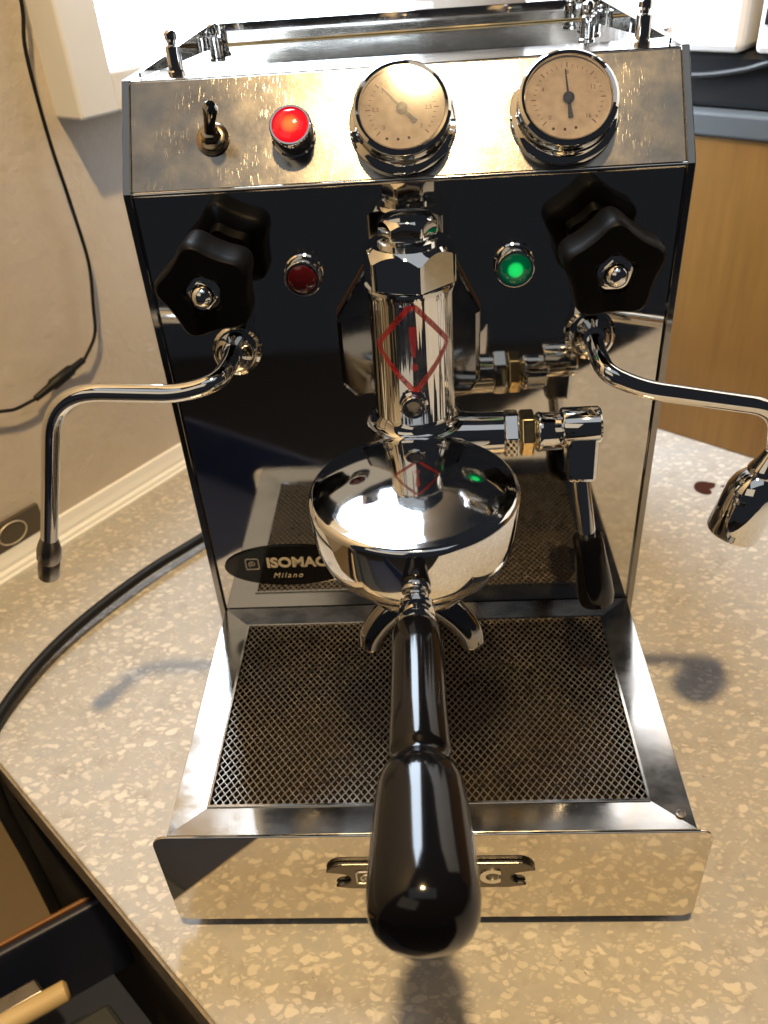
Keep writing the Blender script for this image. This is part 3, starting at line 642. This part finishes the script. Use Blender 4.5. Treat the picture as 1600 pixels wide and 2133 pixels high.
# expanded-metal grill: two crossing families of strands
bm = BM(); px_, py_ = 0.00372, 0.00500; sx = px_/py_
def strand(c0, sgn, z0, z1, hwid):
    # x = c0 + sgn*sx*(y-hy0)
    ys = [hy0, hy1]
    pts_ = []
    y_at = lambda x: hy0+(x-c0)/(sgn*sx)
    ya, yb = sorted((y_at(hx0), y_at(hx1)))
    a_, b_ = max(hy0, ya), min(hy1, yb)
    if b_-a_ < 0.0008: return
    xa, xb = c0+sgn*sx*(a_-hy0), c0+sgn*sx*(b_-hy0)
    d = Vector((xb-xa, b_-a_, 0)).normalized(); n_ = Vector((-d.y, d.x, 0))*hwid
    vs_ = []
    for (x, y) in ((xa, a_), (xb, b_)):
        for q, z in ((-1, z0), (1, z0), (0.6, z1), (-0.6, z1)): vs_.append(bm.verts.new((x+n_.x*q, y+n_.y*q, z)))
    for f in ((0, 1, 5, 4), (1, 2, 6, 5), (2, 3, 7, 6), (3, 0, 4, 7)): bm.faces.new([vs_[i] for i in f])
span = (hy1-hy0)*sx
c = hx0-span
while c < hx1+span:
    strand(c, 1, -0.0030, -0.0022, 0.00025); strand(c, -1, -0.0028, -0.0020, 0.00025); c += px_
link('mesh_grill', bm, M['mesh'], tray)
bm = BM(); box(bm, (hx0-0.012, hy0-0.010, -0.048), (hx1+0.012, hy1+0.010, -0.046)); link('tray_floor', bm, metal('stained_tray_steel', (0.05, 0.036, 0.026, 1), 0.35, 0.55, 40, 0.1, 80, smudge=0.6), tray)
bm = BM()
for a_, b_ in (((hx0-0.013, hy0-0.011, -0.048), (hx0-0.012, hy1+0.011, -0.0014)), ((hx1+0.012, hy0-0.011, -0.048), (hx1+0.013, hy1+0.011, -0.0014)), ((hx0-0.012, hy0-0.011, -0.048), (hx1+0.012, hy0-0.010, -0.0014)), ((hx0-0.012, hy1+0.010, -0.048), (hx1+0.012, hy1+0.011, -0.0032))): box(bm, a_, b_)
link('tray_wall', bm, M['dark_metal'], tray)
for s in (-1, 1):
    bm = BM(); box(bm, (s*0.1213, TD+0.0005, -0.066), (s*0.1222, -0.004, -0.0013)); link('tray_side', bm, M['steel'], tray)
bm = BM(); box(bm, (-0.119, -0.150, ZC+0.0002), (0.119, 0.27, ZC+0.0115)); link('base_plinth', bm, M['black_app'], em, bevel=0.002)
# front fascia with rounded corners
bm = BM(); fw, fz0, fz1, cr = 0.1295, -0.0700, 0.0008, 0.0065; pts = []
for cx_, cz_, a0 in ((fw-cr, fz0+cr, -PI/2), (fw-cr, fz1-cr, 0), (-fw+cr, fz1-cr, PI/2), (-fw+cr, fz0+cr, PI)):
    for k in range(9): t_ = a0+k*PI/16; pts.append((cx_+cr*math.cos(t_), TD-0.0004, cz_+cr*math.sin(t_)))
prism(bm, pts, (0, -0.0014, 0)); fas = link('front_fascia', bm, M['fascia'], tray, bevel=0.0004)
bm = BM(); lathe(bm, [(0, 0), (0.0022, 0), (0.0022, 0.0004), (0.0014, 0.0006), (0.0012, 0.0002), (0, 0.0002)], (0.1165, TD+0.008, 0.0001), (0, 0, 1), 24); link('rivet', bm, M['edge'], tray, smooth=True)
# cast plate with hooked ends on the fascia
FY = TD-0.0018
def plate_outline(scale=1.0):
    L, H = 0.0475, 0.0112; o_ = []
    o_ += [(-L+0.006, H), (L-0.006, H)]
    for k in range(1, 7): t_ = PI/2-k*PI/14; o_.append((L-0.006+0.0085*math.cos(t_), H-0.0085+0.0085*math.sin(t_)))
    for k in range(0, 9): t_ = PI/2+k*PI/8; o_.append((L-0.0035+0.0052*math.cos(t_)*1.15, -0.001+0.0046*math.sin(t_)))
    o_ += [(L-0.0015, -0.0076), (L-0.010, -0.0092), (-L+0.010, -0.0092), (-L+0.0015, -0.0076)]
    for k in range(0, 9): t_ = -PI/2+k*PI/8; o_.append((-L+0.0035+0.0052*math.cos(t_)*1.15, -0.001+0.0046*math.sin(t_)))
    for k in range(6, 0, -1): t_ = PI/2+k*PI/14; o_.append((-L+0.006+0.0085*math.cos(t_), H-0.0085+0.0085*math.sin(t_)))
    return o_
pc = Vector((0.0003, FY, -0.0300))
bm = BM(); prism(bm, [(pc.x+a_, FY-0.0001, pc.z+b_) for a_, b_ in plate_outline()], (0, -0.0022, 0)); pl = link('name_plate', bm, metal('pewter', (0.16, 0.145, 0.125, 1), 0.25, 0.4, 80), em, bevel=0.0006)
PM = lambda x, z: basis((1, 0, 0), (0, 0, 1), (0, -1, 0), (x, FY-0.0025, z))
text('lettering', 'ISOMAC', 0.0140, M['pale_metal'], pl, PM(0.0060, pc.z+0.0004), 0.0004, 0.0007, 0.0, 1.10)
emblem(pl, -0.0300, FY-0.0024, pc.z+0.0008, 0.0048, M['pale_metal'])

# ============================================================ PORTAFILTER (locked in the group, lifts out)
pf = thing('portafilter', 'portafilter with black handle and twin chrome spouts locked into the group', 'portafilter', (0, -0.0915, 0.1145))
def psub(o): o.parent = pf; o.matrix_parent_inverse = Matrix.Translation(-pf.location); return o
bm = BM(); lathe(bm, [(0, 0), (0.012, 0.0), (0.020, 0.004), (0.026, 0.010), (0.0285, 0.016), (0.0285, 0.0205), (0, 0.0205)], (bx, by, 0.0875), (0, 0, 1), 96); psub(link('filter_holder', bm, M['chrome'], smooth=True))
for s in (-1, 1):
    pth = smooth_path([(0.0, -0.0915, 0.0870), (s*0.008, -0.0930, 0.0835), (s*0.0165, -0.0955, 0.0770), (s*0.0222, -0.0975, 0.0690), (s*0.0242, -0.0985, 0.0615)], 8)
    bm = BM(); tube(bm, pth, [0.0080-0.0022*(i/(len(pth)-1)) for i in range(len(pth))], 28, caps=False); o = psub(link('spout', bm, M['dark_chrome'], smooth=True))
    sm = o.modifiers.new('s', 'SOLIDIFY'); sm.thickness = 0.0009; sm.offset = -1
hz = 0.1150
hd = Vector((0.011, -1, 0.0)).normalized(); h0 = Vector((-0.0006, -0.128, hz))
bm = BM(); lathe(bm, [(0.0120, -0.006), (0.0095, -0.001), (0.0078, 0.004), (0.0066, 0.0075), (0.0074, 0.0082), (0.0074, 0.0118), (0.0058, 0.0125), (0.0058, 0.0140), (0.0064, 0.0146), (0.0064, 0.0160), (0.0054, 0.0166)], h0+Vector((0, 0.004, 0)), hd, 48); psub(link('neck', bm, M['chrome'], smooth=True))
bm = BM(); lathe(bm, [(0.0066, 0.0128), (0.0082, 0.0132), (0.0088, 0.0140), (0.0088, 0.0172), (0.0080, 0.0180), (0, 0.018)], h0, hd, 48); psub(link('ferrule', bm, M['chrome'], smooth=True))
hp = [(0.0075, 0.0165), (0.0092, 0.0178), (0.0099, 0.0200), (0.0100, 0.030), (0.0103, 0.060), (0.0106, 0.0755), (0.0103, 0.0775), (0.0095, 0.0788), (0.0093, 0.0805), (0.0096, 0.0818), (0.0108, 0.0832), (0.0126, 0.0852), (0.0138, 0.0880), (0.0146, 0.0920), (0.0153, 0.1010), (0.0160, 0.1120), (0.0166, 0.1220), (0.0167, 0.1280), (0.0160, 0.1335), (0.0140, 0.1375), (0.0105, 0.1402), (0.0060, 0.1416), (0, 0.1420)]
bm = BM(); lathe(bm, hp, h0, hd, 72); psub(link('handle', bm, M['black_gloss'], smooth=True))

# ============================================================ CABLES, MARKS, DRAWER
zr = ZC+0.0042
bm = BM(); tube(bm, smooth_path([(-0.10, 0.275, zr+0.03), (-0.128, 0.235, zr+0.006), (-0.150, 0.205, zr+0.006), (-0.1829, 0.1594, zr+0.008), (-0.2160, 0.1180, zr+0.009), (-0.2460, 0.0740, zr+0.008), (-0.2660, 0.0370, zr+0.006), (-0.2780, 0.0020, zr+0.004), (-0.2840, -0.0310, zr+0.001), (-0.2830, -0.0500, zr-0.010), (-0.2760, -0.0640, zr-0.035), (-0.2650, -0.0760, zr-0.080), (-0.2600, -0.0840, zr-0.150)], 10), 0.0040, 16)
tag(link('power_cable', bm, M['cable'], smooth=True), 'thick black power cable running from the machine over the counter edge', 'cable')
# black strap below the edge
bm = BM()
prism(bm, [(-0.2880, -0.0500, -0.085), (-0.2856, -0.0515, -0.100), (-0.2807, -0.0522, -0.130), (-0.2714, -0.0661, -0.170), (-0.2603, -0.0790, -0.215), (-0.2294, -0.0739, -0.210), (-0.2486, -0.0655, -0.160), (-0.2671, -0.0488, -0.130), (-0.2789, -0.0441, -0.100), (-0.2800, -0.0440, -0.088)], (-0.003, -0.003, -0.0005))
tag(link('black_strap', bm, M['rubber'], bevel=0.001), 'wide black strap hanging below the counter edge', 'strap')
# thin cord with inline switch on the wall
def WP(x, y, z, off=0.0035):
    p = Vector((x, y, 0)); s = (p-W0).dot(WD); return W0+WD*s+WN*off+Vector((0, 0, z))
cord = thing('lamp_cord', 'thin black cord with inline switch against the cream wall', 'cord', WP(-0.2722, 0.2313, 0.06))
def csub(o): o.parent = cord; o.matrix_parent_inverse = Matrix.Translation(-cord.location); return o
cpts = [(-0.2515, 0.2588, 0.36), (-0.2522, 0.2578, 0.3108), (-0.2563, 0.2523, 0.2807), (-0.2566, 0.2519, 0.2291), (-0.2545, 0.2547, 0.1779), (-0.2536, 0.256, 0.1353), (-0.2575, 0.2508, 0.1002), (-0.2611, 0.2459, 0.0778), (-0.2715, 0.2320, 0.0610)]
bm = BM(); tube(bm, smooth_path([WP(*p, off=0.009) for p in cpts]), 0.00135, 10); csub(link('cord', bm, M['cable'], smooth=True))
bm = BM(); tube(bm, smooth_path([WP(-0.300, 0.194, 0.0510, 0.009), WP(-0.3107, 0.1802, 0.0505, 0.009), WP(-0.3166, 0.1723, 0.0530, 0.009), WP(-0.335, 0.148, 0.064, 0.009)]), 0.00135, 10); csub(link('cord', bm, M['cable'], smooth=True))
sw0, sw1 = WP(-0.2700, 0.2340, 0.0635, 0.009), WP(-0.3010, 0.1930, 0.0508, 0.009); dd = (sw1-sw0)
bm = BM(); lathe(bm, [(0.0014, 0), (0.0026, 0.001), (0.0030, 0.012), (0.0046, 0.015), (0.0048, 0.034), (0.0032, 0.037), (0.0026, dd.length-0.001), (0.0014, dd.length)], sw0, dd, 20); csub(link('inline_switch', bm, M['cable'], smooth=True))
# dried spill
def blob(pts, name, lab, cat):
    bm = BM(); prism(bm, pts, (0, 0, 0.0003)); tag(link(name, bm, M['stain']), lab, cat)
sc = Vector((0.2430, 0.2230, ZC+0.0002)); kp = []
for i in range(40):
    a_ = 2*PI*i/40; r_ = 0.0088*(1-0.62*math.exp(-((a_-R(330)+PI) % (2*PI)-PI)**2/0.22)+0.28*math.exp(-((a_-R(30)+PI) % (2*PI)-PI)**2/0.08)); kp.append((sc.x+r_*1.05*math.cos(a_), sc.y+r_*1.15*math.sin(a_), sc.z))
blob(kp, 'coffee_stain', 'dark red brown curled spill on counter beside the right nozzle', 'stain')
blob([(0.2600+0.0036*math.cos(a_), 0.2240+0.0016*math.sin(a_), ZC+0.0002) for a_ in [2*PI*i/16 for i in range(16)]], 'coffee_drop', 'tiny brown drop between the curled spill and the nozzle', 'stain')
# open drawer under the counter, its cabinet front behind
bm = BM(); prism(bm, [P2(E0-ED*0.7-EN*0.02, -0.95), P2(E0+ED*1.9-EN*0.02, -0.95), P2(E0+ED*1.9-EN*0.035, -0.95), P2(E0-ED*0.7-EN*0.035, -0.95)], (0, 0, 0.842-0.001))
tag(link('kitchen_cabinet', bm, mat('grey_cabinet', (0.30, 0.22, 0.13, 1), 0, 0.5)), 'plain cabinet front under the counter edge', 'cabinet')
dr = thing('drawer', 'open dark blue drawer below the counter corner', 'drawer', (-0.22, -0.20, -0.2))
def drs(o): o.parent = dr; o.matrix_parent_inverse = Matrix.Translation(-dr.location); return o
def eb_(bm, s0, s1, d0, d1, z0, z1):
    SK = 0.257
    pts = [E0+ED*(s0-SK*d0)+EN*d0, E0+ED*(s1-SK*d0)+EN*d0, E0+ED*(s1-SK*d1)+EN*d1, E0+ED*(s0-SK*d1)+EN*d1]
    prism(bm, [P2(p, z0) for p in pts], (0, 0, z1-z0)); return bm
ZD = -0.200
bm = BM(); eb_(bm, 0.042, 0.45, 0.002, 0.45, ZD-0.09, ZD-0.087); drs(link('drawer_floor', bm, M['navy']))
bm = BM(); eb_(bm, 0.036, 0.042, -0.015, 0.45, ZD-0.09, ZD); drs(link('drawer_side', bm, M['navy'], bevel=0.002))
bm = BM(); eb_(bm, 0.45, 0.458, -0.015, 0.45, ZD-0.09, ZD); drs(link('drawer_side', bm, M['navy'], bevel=0.002))
bm = BM(); eb_(bm, 0.0325, 0.0357, -0.012, 0.50, ZD-0.004, ZD+0.0015); drs(link('wooden_lip', bm, mat('orange_wood', (0.20, 0.085, 0.022, 1), 0, 0.5), bevel=0.001))
bm = BM(); eb_(bm, -0.7, 0.032, -0.015, 0.6, ZD-0.05, ZD-0.03)
lf_ = link('low_shelf', bm, mat('brown_laminate', (0.12, 0.088, 0.052, 1), 0, 0.5)); tag(lf_, 'brown laminate shelf beside the blue drawer', 'shelf')
ld = (ED*0.0+EN*1.0)
def rodobj(name, s, d0, d1, z, r, m, lab, cat, ds=0.0):
    a_ = E0+ED*s+EN*d0; b_ = E0+ED*(s+ds)+EN*d1
    bm = BM(); lathe(bm, [(0, 0), (r*0.7, 0.0004), (r, 0.002), (r, (b_-a_).length-0.002), (0, (b_-a_).length)], (a_.x, a_.y, z), tuple(b_-a_), 20); tag(link(name, bm, m, smooth=True), lab, cat)
rodobj('wooden_stick', 0.078, 0.034, 0.30, ZD-0.006, 0.0070, M['stick'], 'pale round wooden handle lying in the blue drawer', 'utensil', -0.075)
bm = BM(); eb_(bm, 0.060, 0.074, 0.045, 0.30, ZD-0.020, ZD-0.014); tag(link('grey_spatula', bm, M['edge'], bevel=0.002), 'flat grey utensil behind the wooden handle in drawer', 'utensil')
bm = BM(); eb_(bm, 0.100, 0.135, 0.020, 0.40, ZD-0.030, ZD-0.020); tag(link('dark_utensil', bm, M['dark_tool'], bevel=0.003), 'dark grey plastic utensil in front of the wooden handle', 'utensil')
bm = BM(); eb_(bm, 0.150, 0.240, 0.006, 0.40, ZD-0.050, ZD-0.035); tag(link('black_tray', bm, M['dark_tool'], bevel=0.003), 'wide dark plastic tray nearest the counter edge in drawer', 'tray')
